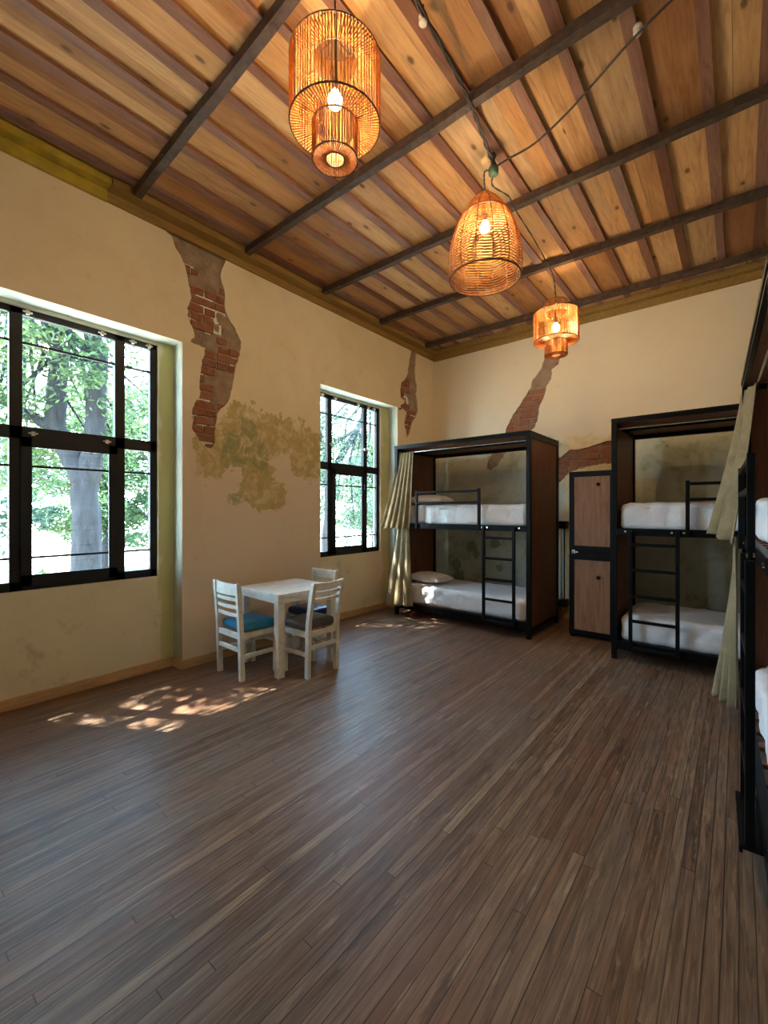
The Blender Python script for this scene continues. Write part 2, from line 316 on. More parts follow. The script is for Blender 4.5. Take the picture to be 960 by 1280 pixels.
def ring(bm, z, R, r, n=48, k=6, c=(0, 0)):
    vs = [[bm.verts.new((c[0]+(R+r*math.cos(2*PI*j/k))*math.cos(2*PI*i/n), c[1]+(R+r*math.cos(2*PI*j/k))*math.sin(2*PI*i/n), z+r*math.sin(2*PI*j/k))) for j in range(k)] for i in range(n)]
    for i in range(n):
        for j in range(k):
            bm.faces.new((vs[i][j], vs[(i+1) % n][j], vs[(i+1) % n][(j+1) % k], vs[i][(j+1) % k]))
def lathe(bm, prof, n=24, c=(0, 0, 0)):
    rr = [[bm.verts.new((c[0]+max(r, .0005)*math.cos(2*PI*i/n), c[1]+max(r, .0005)*math.sin(2*PI*i/n), c[2]+z)) for i in range(n)] for r, z in prof]
    for a, b in zip(rr, rr[1:]):
        for i in range(n): bm.faces.new((a[i], a[(i+1) % n], b[(i+1) % n], b[i]))
    bm.faces.new(rr[0][::-1]); bm.faces.new(rr[-1])
def jag(pts, amp=0.012, step=0.04, seed=1):
    """closed ragged outline: subdivide and jitter"""
    rnd = random.Random(seed); out = []
    for i, p in enumerate(pts):
        q = pts[(i+1) % len(pts)]; L = math.hypot(q[0]-p[0], q[1]-p[1]); n = max(1, int(L/step))
        for k in range(n):
            f = k/n; out.append((p[0]+(q[0]-p[0])*f + rnd.uniform(-amp, amp), p[1]+(q[1]-p[1])*f + rnd.uniform(-amp, amp)))
    return out
def slab(name, outline, holes, plane, p0, p1, mat, parent=None):
    """flat slab with holes; plane 'x': points are (y, z); plane 'y': points are (x, z)"""
    cu = bpy.data.curves.new('outline', 'CURVE'); cu.dimensions = '2D'; cu.fill_mode = 'BOTH'; cu.extrude = abs(p1-p0)/2
    for poly in [outline]+holes:
        s = cu.splines.new('POLY'); s.points.add(len(poly)-1); s.use_cyclic_u = True
        for i, (a, b) in enumerate(poly): s.points[i].co = (a, b, 0, 1)
    tmp = bpy.data.objects.new('outline', cu); C.objects.link(tmp)
    bpy.context.view_layer.update(); dg = bpy.context.evaluated_depsgraph_get()
    me = bpy.data.meshes.new_from_object(tmp.evaluated_get(dg)); bpy.data.objects.remove(tmp); bpy.data.curves.remove(cu)
    c = (p0+p1)/2
    for v in me.vertices:
        a, b, d = v.co
        v.co = (c+d, a, b) if plane == 'x' else (a, c-d, b)
    me.name = name; me.materials.clear(); me.materials.append(mat)
    o = bpy.data.objects.new(name, me); C.objects.link(o)
    if parent: o.parent = parent
    return o
def inside(p, poly):
    x, y = p; r = False
    for i in range(len(poly)):
        x1, y1 = poly[i]; x2, y2 = poly[i-1]
        if (y1 > y) != (y2 > y) and x < (x2-x1)*(y-y1)/(y2-y1)+x1: r = not r
    return r
def set_rnd(o, vals):
    a = o.data.attributes.new('rnd', 'FLOAT', 'FACE')
    for i, v in enumerate(vals): a.data[i].value = v
def rect(a0, b0, a1, b1): return [(a0, b0), (a1, b0), (a1, b1), (a0, b1)]

# ================================================================ THE ROOM
XL, XN, XR, YB, YF, ZC = -4.06, -4.24, 1.50, 6.29, -3.6, 4.20
bm = bmesh.new(); box(bm, (XN-.15, YF-.1, -.08), (XR+.1, YB+.2, 0)); tag(obj('floor', bm, M['floor']), kind='structure')

P1 = [(1.768,4.103),(1.852,4.033),(1.913,3.923),(1.971,3.843),(2.002,3.732),(2.02,3.65),(2.038,3.531),(2.007,3.43),(2.02,3.309),(2.066,3.235),(2.075,3.165),(2.026,3.128),(2.075,3.111),(2.189,3.099),(2.145,2.93),(2.126,2.761),(2.132,2.634),(2.066,2.512),(2.044,2.382),(2.051,2.293),(2.103,2.21),(2.18,2.137),(2.238,2.119),(2.278,2.176),(2.288,2.347),(2.319,2.503),(2.443,2.631),(2.475,2.803),(2.508,2.966),(2.563,3.138),(2.578,3.281),(2.508,3.396),(2.433,3.478),(2.397,3.552),(2.391,3.741),(2.339,3.892),(2.391,4.01),(2.412,4.15),(1.74,4.15)]
P1R = [[(1.70,4.2),(1.90,3.923),(1.96,3.87),(2.10,3.89),(2.12,3.80),(2.02,3.76),(1.98,3.66),(2.199,3.675),(2.42,3.66),(2.45,4.2)], [(2.375,3.50),(2.62,3.45),(2.62,3.20),(2.375,3.16)], [(2.268,2.897),(2.53,2.927),(2.50,2.58),(2.319,2.52),(2.255,2.565)], [(2.0,3.23),(2.36,3.27),(2.29,3.11),(2.0,3.07)]]
P2 = [(5.672,4.15),(5.616,3.939),(5.572,3.785),(5.55,3.65),(5.496,3.573),(5.4,3.5),(5.358,3.352),(5.369,3.253),(5.475,3.236),(5.464,3.183),(5.317,3.104),(5.348,3.047),(5.421,3.086),(5.529,3.067),(5.496,2.971),(5.468,2.877),(5.518,2.718),(5.544,2.644),(5.616,2.745),(5.672,2.896),(5.797,3.035),(5.843,3.136),(5.82,3.291),(5.785,3.39),(5.808,3.54),(5.762,3.636),(5.762,3.807),(5.808,4.15)]
P2R = [[(5.5,4.2),(5.5,3.6),(5.9,3.6),(5.9,4.2)], [(5.62,3.6),(5.62,3.12),(5.9,3.12),(5.9,3.6)]]
P3 = [(-2.129,3.775),(-2.167,3.668),(-2.215,3.544),(-2.303,3.445),(-2.346,3.395),(-2.352,3.317),(-2.442,3.195),(-2.543,3.053),(-2.647,2.927),(-2.721,2.775),(-2.764,2.678),(-2.927,2.448),(-3.039,2.27),(-3.073,2.157),(-2.994,2.131),(-2.883,2.197),(-2.796,2.314),(-2.711,2.429),(-2.462,2.605),(-2.293,2.723),(-2.264,2.836),(-2.234,3.006),(-2.167,3.149),(-2.129,3.277),(-2.063,3.379),(-2.054,3.511),(-1.962,3.567),(-1.925,3.728)]
P3R = [[(-2.4,3.8),(-2.45,3.25),(-2.0,3.25),(-1.9,3.8)], [(-3.1,2.5),(-3.1,2.1),(-2.6,2.1),(-2.62,2.55)]]
P4 = [(-2.054,2.256),(-1.925,2.246),(-1.8,2.348),(-1.661,2.335),(-1.525,2.377),(-1.314,2.418),(-1.22,2.44),(-1.20,2.30),(-1.24,2.11),(-1.362,2.123),(-1.525,2.098),(-1.695,2.073),(-1.8,2.033),(-1.871,1.981),(-1.934,1.909),(-2.12,1.80),(-2.14,2.12)]
P5 = [(-1.98,1.78),(-1.93,1.70),(-2.0,1.60),(-2.12,1.58),(-2.14,1.70),(-2.06,1.79)]

def brickwork(name, poly, renders, plane, pos, parent, flat=False, seed=3):
    """mortar bed and single old bricks filling a broken patch of plaster"""
    rnd = random.Random(seed)
    a0 = min(p[0] for p in poly)-.03; a1 = max(p[0] for p in poly)+.03; b0 = min(p[1] for p in poly)-.03; b1 = max(p[1] for p in poly)+.03
    bm = bmesh.new(); sgn = 1 if plane == 'x' else -1
    def P(a, b, d): return (pos+d, a, b) if plane == 'x' else (a, pos-d, b)
    g = 0.03; na = int((a1-a0)/g)+1; nb = int((b1-b0)/g)+1
    V = {}
    for i in range(na+1):
        for j in range(nb+1):
            a = a0+i*g; b = b0+j*g
            e = 0.014 if any(inside((a, b), r) for r in renders) else 0.0
            e += 0.006*noise.noise(Vector((a*9, b*9, seed)))
            V[i, j] = bm.verts.new(P(min(a, a1), min(b, b1), e))
    cnt = []
    ok = {(i, j): any(inside((a0+(i+.5)*g+dx, b0+(j+.5)*g+dy), poly) for dx in (-.03, 0, .03) for dy in (-.03, 0, .03)) for i in range(na) for j in range(nb)}
    for i in range(na):
        for j in range(nb):
            if not ok[i, j]: continue
            f = bm.faces.new((V[i, j], V[i+1, j], V[i+1, j+1], V[i, j+1])); f.material_index = 1; f.smooth = True
    bw, bh, m = 0.25, 0.082, 0.015
    row = 0; z = b0
    while z < b1:
        x = a0 - bw*rnd.random()*0.2 - (bw/2 if row % 2 else 0)
        while x < a1:
            w = bw if rnd.random() > .35 else bw*.5
            cx, cz = x+w/2, z+bh/2
            if inside((cx, cz), poly) or any(inside((cx+dx, cz), poly) for dx in (-w*.45, w*.45)):
                if not any(inside((cx, cz), r) for r in renders):
                    k = len(bm.faces); d = 0.012+rnd.uniform(-.004, .006)
                    j = lambda: rnd.uniform(-.004, .004)
                    lo = P(max(a0 if (plane == 'y' or z > 3.1) else (1.985 if x < 4 else 5.31), x+m/2+j()), z+m/2+j(), -.01); hi = P(min(a1, x+w-m/2+j()), z+bh-m/2+j(), d)
                    box(bm, lo, hi, 0.004)
            x += w
        z += bh+0.002; row += 1
    bmesh.ops.delete(bm, geom=[v for v in bm.verts if not v.link_faces], context='VERTS')
    o = obj(name, bm, [M['brick'], M['mortar']], parent)
    vals = []
    for p in o.data.polygons:
        c = p.center; a = c.y if plane == 'x' else c.x
        vals.append(noise.noise(Vector((round(a/.11)*3.1, round(c.z/.068)*7.7, 2.2)))*.5+.5)
    set_rnd(o, vals)
    return o

# ---- left wall: plaster skin, masonry behind it, back wall of the window niches
NI = [(.37, 1.956), (3.70, 5.287), (-2.86, -1.26)]; NT_ = 3.09
WIN = [(.462, 1.812), (3.745, 5.095), (-2.73, -1.38)]; WZ = (.88, 3.06)
outer = [(YF, 0)]
for a, b in sorted(NI): outer += [(a, 0), (a, NT_), (b, NT_), (b, 0)]
outer += [(YB+.03, 0), (YB+.03, ZC), (YF, ZC)]
wl = tag(slab('wall_left', outer, [jag(P1, .008, .03, 4), jag(P2, .007, .03, 5)], 'x', XL-.035, XL, M['wall_left']), kind='structure')
slab('niche_reveal', outer, [], 'x', XN, XL-.0352, M['reveal'], wl)
slab('niche_back', rect(YF, 0, YB+.03, ZC), [rect(a, WZ[0], b, WZ[1]) for a, b in WIN], 'x', XN-.14, XN-.0005, M['niche'], wl)
brickwork('exposed_brickwork', P1, P1R, 'x', XL-.0345, wl, seed=3)
brickwork('exposed_brickwork', P2, P2R, 'x', XL-.0345, wl, seed=9)
# ---- back wall
wb_ = tag(slab('wall_back', rect(XL, 0, XR, ZC), [jag(P3, .007, .03, 6), jag(P4, .01, .03, 7)], 'y', YB, YB+.035, M['wall_back']), kind='structure')
slab('masonry', rect(XL, 0, XR, ZC), [], 'y', YB+.036, YB+.2, M['mortar'], wb_)
brickwork('exposed_brickwork', P3, P3R, 'y', YB+.0345, wb_, seed=13)
brickwork('exposed_brickwork', P4, [], 'y', YB+.0345, wb_, seed=17)
bm = bmesh.new(); box(bm, (XR, YF, 0), (XR+.1, YB, ZC)); tag(obj('wall_right', bm, M['plaster']), kind='structure')
bm = bmesh.new(); box(bm, (XN-.14, YF-.1, 0), (XR+.1, YF, ZC)); tag(obj('wall_front', bm, M['plaster']), kind='structure')

# ---- ceiling: boards with battens between the beams
BY = [1.50, 2.547, 3.602, 4.688, 5.82, .45, -.6, -1.65, -2.7]
SL = {1.50: -.034, 2.547: -.007, 3.602: .014, 4.688: .028, 5.82: .022, YF: 0, YB: 0}
def ey(y, x): return y+SL.get(y, -.034 if y > -2 else 0)*(x-XL-.14)
edges = sorted([YF]+BY+[YB])
bm = bmesh.new(); vals = []; rnd = random.Random(21)
box(bm, (XN-.14, YF-.1, ZC+.04), (XR+.1, YB+.2, ZC+.1), mi=1); vals += [.2]*6
def addbox(a, b, mi, r):
    vs = box(bm, a, b, mi=mi); vals.extend([r]*6)
    for v in vs: v.co.y = ey(y0 if abs(v.co.y-y0) < 1e-6 else y1, v.co.x)
for y0, y1 in zip(edges, edges[1:]):
    x = XL-.1+rnd.uniform(0, .05); k = 0
    while x < XR:
        w = .305+rnd.uniform(-.02, .02); r = rnd.random(); sh = rnd.uniform(-.012, .012)
        if rnd.random() < .3:      # board made of two narrower ones
            s = x+w*rnd.uniform(.4, .6)
            addbox((x, y0, ZC+.012), (s-.003, y1, ZC+.04), 0, r); addbox((s, y0, ZC+.008), (x+w, y1, ZC+.04), 0, rnd.random())
        else: addbox((x, y0, ZC+.01), (x+w-.004, y1, ZC+.04), 0, r)
        bwid = rnd.uniform(.055, .08)
        addbox((x+w-bwid/2, y0, ZC-.014), (x+w+bwid/2, y1, ZC+.0095), 1, rnd.random())
        x += w
ce = tag(obj('ceiling', bm, [M['board'], M['batten']]), kind='structure'); set_rnd(ce, vals)
BLAB = {1.50: 'dark iron ceiling beam nearest in view, left end above the big window', 2.547: 'dark iron ceiling beam crossed by the thick black cable, above the big lantern',
        3.602: 'dark iron ceiling beam just behind the green junction box', 4.688: 'dark iron ceiling beam from which the far small lantern cord drops',
        5.82: 'dark iron ceiling beam closest to the back wall'}
for y in BY:
    if y < 1.2: continue
    bm = bmesh.new(); n = 40; rnd = random.Random(int(y*100)); pr = None
    for i in range(n+1):
        x = XL+.17+(XR-XL-.17)*i/n; dy = .006*noise.noise(Vector((x*2, y, 0)))+ey(y, x)-y; dz = .006*noise.noise(Vector((x*3, y, 5)))
        w = .029+.004*noise.noise(Vector((x*6, y, 9)))
        cur = [bm.verts.new(q) for q in ((x, y-w+dy, ZC-.012), (x, y+w+dy, ZC-.012), (x, y+w+dy, ZC-.08+dz), (x, y-w+dy, ZC-.08+dz))]
        if pr:
            for k in range(4): bm.faces.new((pr[k], pr[(k+1) % 4], cur[(k+1) % 4], cur[k]))
        else: bm.faces.new(cur)
        pr = cur
    bm.faces.new(pr[::-1]); bmesh.ops.recalc_face_normals(bm, faces=bm.faces)
    tag(obj('ceiling_beam', bm, M['beam']), BLAB[y], 'ceiling beam', 'dark iron beams across the ceiling')
# ---- cornices (trim), skirting
bm = bmesh.new(); box(bm, (XL, 1.32, 4.06), (XL+.03, YB, ZC), .004); box(bm, (XL+.03, 1.32, 4.135), (XL+.15, YB-.12, ZC-.002), .004)
tag(obj('trim_1', bm, M['cornice']), kind='structure')
bm = bmesh.new(); box(bm, (XL, YF, 4.055), (XL+.034, 1.32, ZC), .004); box(bm, (XL+.034, YF, 4.14), (XL+.13, 1.32, ZC-.002), .004)
tag(obj('trim_2', bm, M['cornice_yellow']), kind='structure')
bm = bmesh.new(); box(bm, (XL+.03, YB-.03, 4.04), (XR, YB, ZC), .004); box(bm, (XL+.03, YB-.12, 4.125), (XR, YB-.03, ZC-.002), .004)
tag(obj('trim_3', bm, M['cornice']), kind='structure')
bm = bmesh.new(); segs = sorted(NI); y = YF
for a, b in segs:
    box(bm, (XL, y, 0), (XL+.018, a, .085), .003)
    box(bm, (XN, a+.0, 0), (XN+.018, b, .085), .003)
    box(bm, (XN+.018, a-.0, 0), (XL+.018, a+.018, .085), .003); box(bm, (XN+.018, b-.018, 0), (XL+.018, b, .085), .003)
    y = b
box(bm, (XL, y, 0), (XL+.018, YB, .085), .003)
tag(obj('baseboard_left', bm, M['skirting']), kind='structure')
bm = bmesh.new(); box(bm, (XL+.018, YB-.018, 0), (XR, YB, .085), .003); tag(obj('baseboard_back', bm, M['skirting']), kind='structure')

# ================================================================ WINDOWS
def window(n, y0, y1, hinges):
    z0, z1 = WZ; xf = XN-.03
    bm = bmesh.new(); F = lambda a, b, c, d, t=.045: box(bm, (xf-.0, a, c), (xf-t, b, d), .003)
    F(y0, y1, z1-.05, z1); F(y0, y1, z0, z0+.07); F(y0, y0+.06, z0, z1); F(y1-.06, y1, z0, z1)
    m1, m2 = y0+.275, y1-.275           # the two mullions
    F(m1-.0, m1+.08, z0, z1, .05); F(m2-.08, m2, z0, z1, .05)
    F(y0, y1, 2.05, 2.15, .05)
    root = tag(obj('window_%d' % n, bm, M['winblack']), kind='structure')
    bm = bmesh.new(); a, b = m1+.08, m2-.08     # opening sash in the lower middle
    xs = xf+.022
    for q in ((a-.015, b+.015, 1.99, 2.07), (a-.015, b+.015, z0+.03, z0+.12), (a-.015, a+.055, z0+.03, 2.07), (b-.055, b+.015, z0+.03, 2.07)):
        box(bm, (xf+.001, q[0], q[2]), (xs, q[1], q[3]), .003)
    obj('sash', bm, M['winblack'], root)
    bm = bmesh.new()
    bm.free()
    for c, d in ((y0+.06, m1), (m1+.08, m2-.08), (m2, y1-.06)):
        for z in (2.80, 1.845, 1.13): bm = bmesh.new(); box(bm, (xf-.018, c, z-.009), (xf-.034, d, z+.009)); obj('glazing_bar', bm, M['winblack'], root)
    for c, d in ((y0+.055, m1+.005), (m1+.075, m2-.075), (m2-.005, y1-.055)):
        for e, f in ((z0+.065, 2.055), (2.145, z1-.045)):
            bm = bmesh.new(); box(bm, (xf-.022, c, e), (xf-.026, d, f)); obj('glass_pane', bm, M['glass'], root)
    for (hy, hz) in hinges:
        bm = bmesh.new(); box(bm, (xf+.001, hy-.03, hz-.006), (xf+.02, hy+.03, hz+.006), .002); box(bm, (xf+.001, hy-.012, hz-.02), (xf+.024, hy+.012, hz+.014), .003)
        tag(obj('hinge', bm, M['porcelain'], root), 'pale metal hinge')
    if n == 2:
        bm = bmesh.new(); box(bm, (xs+.001, b-.03, 1.80), (xs+.03, b, 1.88), .004); obj('latch', bm, M['black'], root)
window(1, *WIN[0], [(.846, 3.035), (1.354, 3.035), (1.60, 3.035), (1.74, 3.035), (.88, 2.10), (1.391, 2.10)])
window(2, *WIN[1], [(3.80, 3.035), (3.92, 3.035), (4.16, 3.035), (4.62, 3.035), (4.84, 3.035), (4.97, 3.035), (4.08, 2.40), (4.76, 2.40)])
window(3, *WIN[2], [])  # unseen window behind the camera, added to let in fill daylight

# ================================================================ OUTSIDE
bm = bmesh.new(); box(bm, (-60, -50, -.7), (XN-.16, 60, -.5)); tag(obj('garden_ground', bm, M['ground']), kind='structure')
def leaves(bm, centre, rad, n, size, rnd):
    for _ in range(n):
        while True:
            d = Vector((rnd.uniform(-1, 1), rnd.uniform(-1, 1), rnd.uniform(-1, 1)))
            if d.length < 1: break
        p = Vector(centre) + Vector((d.x*rad[0], d.y*rad[1], d.z*rad[2]))
        if p.x > XN-.45: continue
        a = Vector((rnd.gauss(0, 1), rnd.gauss(0, 1), rnd.gauss(0, .6))).normalized(); b = a.orthogonal().normalized()
        b = Matrix.Rotation(rnd.uniform(0, PI), 3, a) @ b; s = size*rnd.uniform(.6, 1.4)
        bm.faces.new([bm.verts.new(q) for q in (p-a*s, p+b*s*.32, p+a*s, p-b*s*.32)])
def tree(label, limbs, crowns, leaf, size, seed, name='leafy_tree'):
    rnd = random.Random(seed); base = limbs[0][0][0]
    root = tag(empty(name, (base[0], base[1], -.5)), label, 'tree', 'trees in the garden beyond the windows')
    off = Vector(root.location)
    bm = bmesh.new()
    for pts, r0, r1 in limbs:
        pp = []
        for a, b in zip(pts, pts[1:]):
            for k in range(4): pp.append(Vector(a).lerp(Vector(b), k/4)+Vector((rnd.uniform(-.02, .02),)*2+(0,)))
        pp.append(Vector(pts[-1])); rs = [r0+(r1-r0)*i/(len(pp)-1) for i in range(len(pp))]
        tube(bm, [p-off for p in pp], rs, 12)
    for c, rad, n in crowns:                     # twigs reaching into the crown
        for _ in range(7):
            lm = limbs[-1][0] if rnd.random() < .5 else limbs[min(1, len(limbs)-1)][0]
            s = Vector(lm[-1]) if rnd.random() < .6 else Vector(lm[len(lm)//2])
            e = Vector(c)+Vector((rnd.uniform(-1, 1)*rad[0]*.8, rnd.uniform(-1, 1)*rad[1]*.8, rnd.uniform(-1, 1)*rad[2]*.8))
            m = s.lerp(e, .5)+Vector((rnd.uniform(-.3, .3), rnd.uniform(-.3, .3), .25))
            if max(s.x, e.x, m.x) < XN-.4: tube(bm, [s-off, m-off, e-off], [.05, .03, .008], 6)
    obj('trunk', bm, M['bark'], root, True)
    bm = bmesh.new()
    for c, rad, n in crowns:
        for _ in range(max(1, n//90)):
            d = Vector((rnd.gauss(0, .45), rnd.gauss(0, .45), rnd.gauss(0, .45))); q = Vector(c)+Vector((d.x*rad[0], d.y*rad[1], d.z*rad[2]))
            k = rnd.uniform(.25, .6); leaves(bm, q-off if False else q, (k, k, k*.7), 90, size, rnd)
    bmesh.ops.translate(bm, verts=bm.verts, vec=-off)
    lf = obj('foliage', bm, leaf, root); set_rnd(lf, [rnd.random() for _ in lf.data.polygons]); lf['kind'] = 'stuff'
tree('big forked tree with thick dark trunk outside the left window',
     [([(-8.508, 2.47, -.5), (-8.508, 2.47, 1.473), (-8.52, 2.45, 2.15)], .24, .19),
      ([(-8.52, 2.45, 2.0), (-8.717, 2.299, 2.418), (-8.93, 2.12, 2.957), (-8.86, 2.18, 4.172), (-9.009, 2.059, 4.981), (-9.4, 1.7, 5.9)], .19, .10),
      ([(-8.50, 2.47, 2.0), (-8.404, 2.555, 2.687), (-8.362, 2.589, 4.172), (-8.508, 2.47, 5.0), (-8.1, 2.7, 6.2)], .19, .09),
      ([(-8.93, 2.12, 2.9), (-9.3, 1.5, 3.3), (-9.6, .9, 4.1)], .10, .04), ([(-8.38, 2.58, 4.0), (-8.9, 2.2, 4.7), (-9.2, 1.5, 5.0)], .10, .05)],
     [((-8.6, 2.2, 6.4), (2.0, 2.4, 1.3), 7000), ((-8.9, 1.5, 3.7), (.9, 1.6, 1.1), 2600), ((-8.9, 3.0, 3.0), (.8, 1.0, 1.0), 1200), ((-8.0, 2.3, 3.9), (.4, 1.5, 1.1), 1700), ((-9.3, 1.6, 2.4), (.6, 1.2, .8), 2200)], M['leafA'], .06, 3)
tree('tree with drooping foliage close to the house, its leaves filtering the sun',
     [([(-6.9, -1.2, -.5), (-6.8, -1.1, 2.5), (-6.5, -.6, 5.0)], .16, .1), ([(-6.6, -.8, 4.2), (-6.3, .3, 5.6), (-6.2, 1.4, 6.0)], .09, .04)],
     [((-6.5, .3, 6.2), (1.6, 2.2, 1.0), 11000)], M['leafB'], .07, 5)
tree('light green tree filling the view of the far window',
     [([(-8.2, 7.6, -.5), (-8.1, 7.7, 2.0), (-8.3, 7.4, 4.0)], .14, .08), ([(-8.2, 7.6, 2.2), (-7.6, 8.2, 3.6), (-7.5, 8.6, 4.6)], .08, .04)],
     [((-8.2, 7.4, 2.9), (1.2, 1.6, 1.5), 6500), ((-8.3, 9.2, 1.6), (1.1, 1.5, 1.5), 4500)], M['leafB'], .055, 8)
tree('slender tree between the two windows, seen at the left edge of the far window',
     [([(-7.0, 4.9, -.5), (-7.0, 4.9, 3.0), (-6.8, 4.6, 5.4)], .12, .07)],
     [((-6.5, 3.7, 6.0), (1.5, 2.0, .9), 6500), ((-7.3, 5.4, 2.6), (.7, .8, 1.3), 1500)], M['leafA'], .07, 11)
for i, (x, y, s, lb) in enumerate(((-15, 0.3, 2.2, 'hazy bushy tree in the distance left of the forked trunk'), (-16.5, 5.4, 2.2, 'hazy bushy tree in the distance right of the forked trunk'),
                                   (-15.5, 10.6, 2.3, 'hazy bushy tree in the distance through the far window, left part'), (-14.0, 16.4, 2.3, 'hazy bushy tree in the distance through the far window, right part'))):
    tree(lb, [([(x, y, -.5), (x, y+.1, 2.0), (x+.1, y, 4.0)], .2, .1)], [((x, y, 1.1), (s*.6, s*1.2, .7), 3500), ((x, y, 2.6), (s*.7, s*1.3, s), 12000), ((x, y+.5, 5.0), (s*.7, s, s*.6), 4500)], M['leafA' if i % 2 else 'leafB'], .10, 30+i, 'bushy_tree')

# ================================================================ BUNK BEDS
BL, BD, BH = 1.99, 1.03, 2.43
def bed(name, loc, rz, mirror, label):
    """bunk bed in its own frame: front at y=0, pillow end at x=0 (x=BL when mirrored)"""
    root = tag(empty(name, loc, rz), label, 'bunk bed', 'black metal bunk beds with wood side panels')
    fx = (lambda x: BL-x) if mirror else (lambda x: x)
    def B(bm, a, b, bev=.003): box(bm, (fx(a[0]), a[1], a[2]), (fx(b[0]), b[1], b[2]), bev)
    P = .05
    for x in (0, BL-P):
        for y in (0, BD-P):
            bm = bmesh.new(); B(bm, (x, y, 0), (x+P, y+P, BH-.03)); obj('post', bm, M['black'], root)
    for x0, x1 in ((.012, .034), (BL-.034, BL-.012)):
        bm = bmesh.new(); B(bm, (x0, P, .12), (x1, BD-P, BH-.075)); obj('side_panel', bm, M['panel'], root)
        bm = bmesh.new(); xa = 0.002 if x0 < 1 else BL-P+.002
        B(bm, (xa, P, BH-.08), (xa+P-.004, BD-P, BH-.032)); obj('end_rail', bm, M['black'], root)
        bm = bmesh.new(); B(bm, (xa, P, .08), (xa+P-.004, BD-P, .12)); obj('end_rail', bm, M['black'], root)
    bm = bmesh.new(); B(bm, (0, -.005, BH-.03), (BL, BD+.005, BH)); tag(obj('canopy_edge', bm, M['black'], root))
    bm = bmesh.new(); B(bm, (P, .03, BH-.043), (BL-P, BD-.03, BH-.031), 0); obj('canopy_panel', bm, M['panel'], root)
    for a, b in (((P, .42, BH-.075), (BL-P, .46, BH-.044)), ((P, BD-.05, BH-.09), (BL-P, BD, BH-.031)), ((P, .002, BH-.05), (BL-P, .028, BH-.031))):
        bm = bmesh.new(); B(bm, a, b); obj('canopy_rail', bm, M['black'], root)
    bm = bmesh.new(); tube(bm, [(fx(P), .07, BH-.10), (fx(BL-P), .07, BH-.10)], .009, 8); tag(obj('curtain_rod', bm, M['steel'], root), 'thin steel curtain rod')
    for zt, zb in ((1.32, 1.25), (.19, .105)):
        bm = bmesh.new()
        B(bm, (P, 0, zb), (BL-P, .04, zt)); B(bm, (P, BD-.04, zb-.02), (BL-P, BD, zt-.03)); B(bm, (P-.01, .04, zb), (P+.03, BD-.04, zt-.01)); B(bm, (BL-P-.03, .04, zb), (BL-P+.01, BD-.04, zt-.01))
        obj('deck_frame', bm, M['black'], root)
        bm = bmesh.new()
        for k in range(9):
            x = .16+k*.21; B(bm, (x, .04, zt-.035), (x+.08, BD-.04, zt-.012), 0)
        obj('slats', bm, M['panel'], root)
        if zt > 1:
            for x in (.07, .42, 1.38, 1.47, 1.86):
                bm = bmesh.new(); tube(bm, [(fx(x), -.004-.03*(x > 1.4 and x < 1.5), zt-.03), (fx(x), -.012-.03*(x > 1.4 and x < 1.5), zt-.03)], .011, 10)
                tag(obj('bolt', bm, M['steel'], root), 'bright round bolt head')
    bm = bmesh.new()
    for x in (.40, 1.35): B(bm, (x-.016, -.034, 1.25), (x+.016, -.002, 1.775))
    for z in (1.745, 1.60): B(bm, (.416, -.031, z-.014), (1.334, -.005, z+.014))
    obj('guard_rail', bm, M['black'], root)
    lad = bmesh.new(); x0, x1 = 1.425, 1.81
    B(lad, (x0-.016, -.06, .165), (x0+.016, -.028, 1.30)); B(lad, (x1-.016, -.06, .165), (x1+.016, -.028, 1.30))
    lo = obj('ladder', lad, M['black'], root)
    for z in (1.165, .915, .66, .415):
        bm = bmesh.new(); B(bm, (x0+.016, -.058, z-.014), (x1-.016, -.03, z+.014)); obj('rung', bm, M['black'], lo)
    bm = bmesh.new(); B(bm, (x0-.02, -.07, .150), (x1+.02, -.002, .164)); B(bm, (x0-.02, -.078, .135), (x1+.02, -.066, .164)); obj('foot_plate', bm, M['black'], lo)
    return root
def rbox(bm, size, r, cuts, fn=None):
    """rounded, finely divided box centred on the origin, displaced by fn"""
    hx, hy, hz = [s/2 for s in size]; nx, ny, nz = cuts
    def grid(o, u, v, nu, nv):
        V = [[None]*(nv+1) for _ in range(nu+1)]
        for i in range(nu+1):
            for j in range(nv+1):
                p = Vector(o)+Vector(u)*(i/nu)+Vector(v)*(j/nv)
                c = Vector((max(-hx+r, min(hx-r, p.x)), max(-hy+r, min(hy-r, p.y)), max(-hz+r, min(hz-r, p.z)))); d = p-c
                if d.length > 1e-6: p = c+d.normalized()*r
                if fn: p = fn(p)
                V[i][j] = bm.verts.new(p)
        for i in range(nu):
            for j in range(nv): bm.faces.new((V[i][j], V[i+1][j], V[i+1][j+1], V[i][j+1]))
    X, Y, Z = (2*hx, 0, 0), (0, 2*hy, 0), (0, 0, 2*hz)
    grid((-hx, -hy, hz), X, Y, nx, ny); grid((-hx, -hy, -hz), Y, X, ny, nx)
    grid((-hx, -hy, -hz), X, Z, nx, nz); grid((-hx, hy, -hz), Z, X, nz, nx)
    grid((-hx, -hy, -hz), Z, Y, nz, ny); grid((hx, -hy, -hz), Y, Z, ny, nz)
    bmesh.ops.remove_doubles(bm, verts=bm.verts, dist=1e-5)
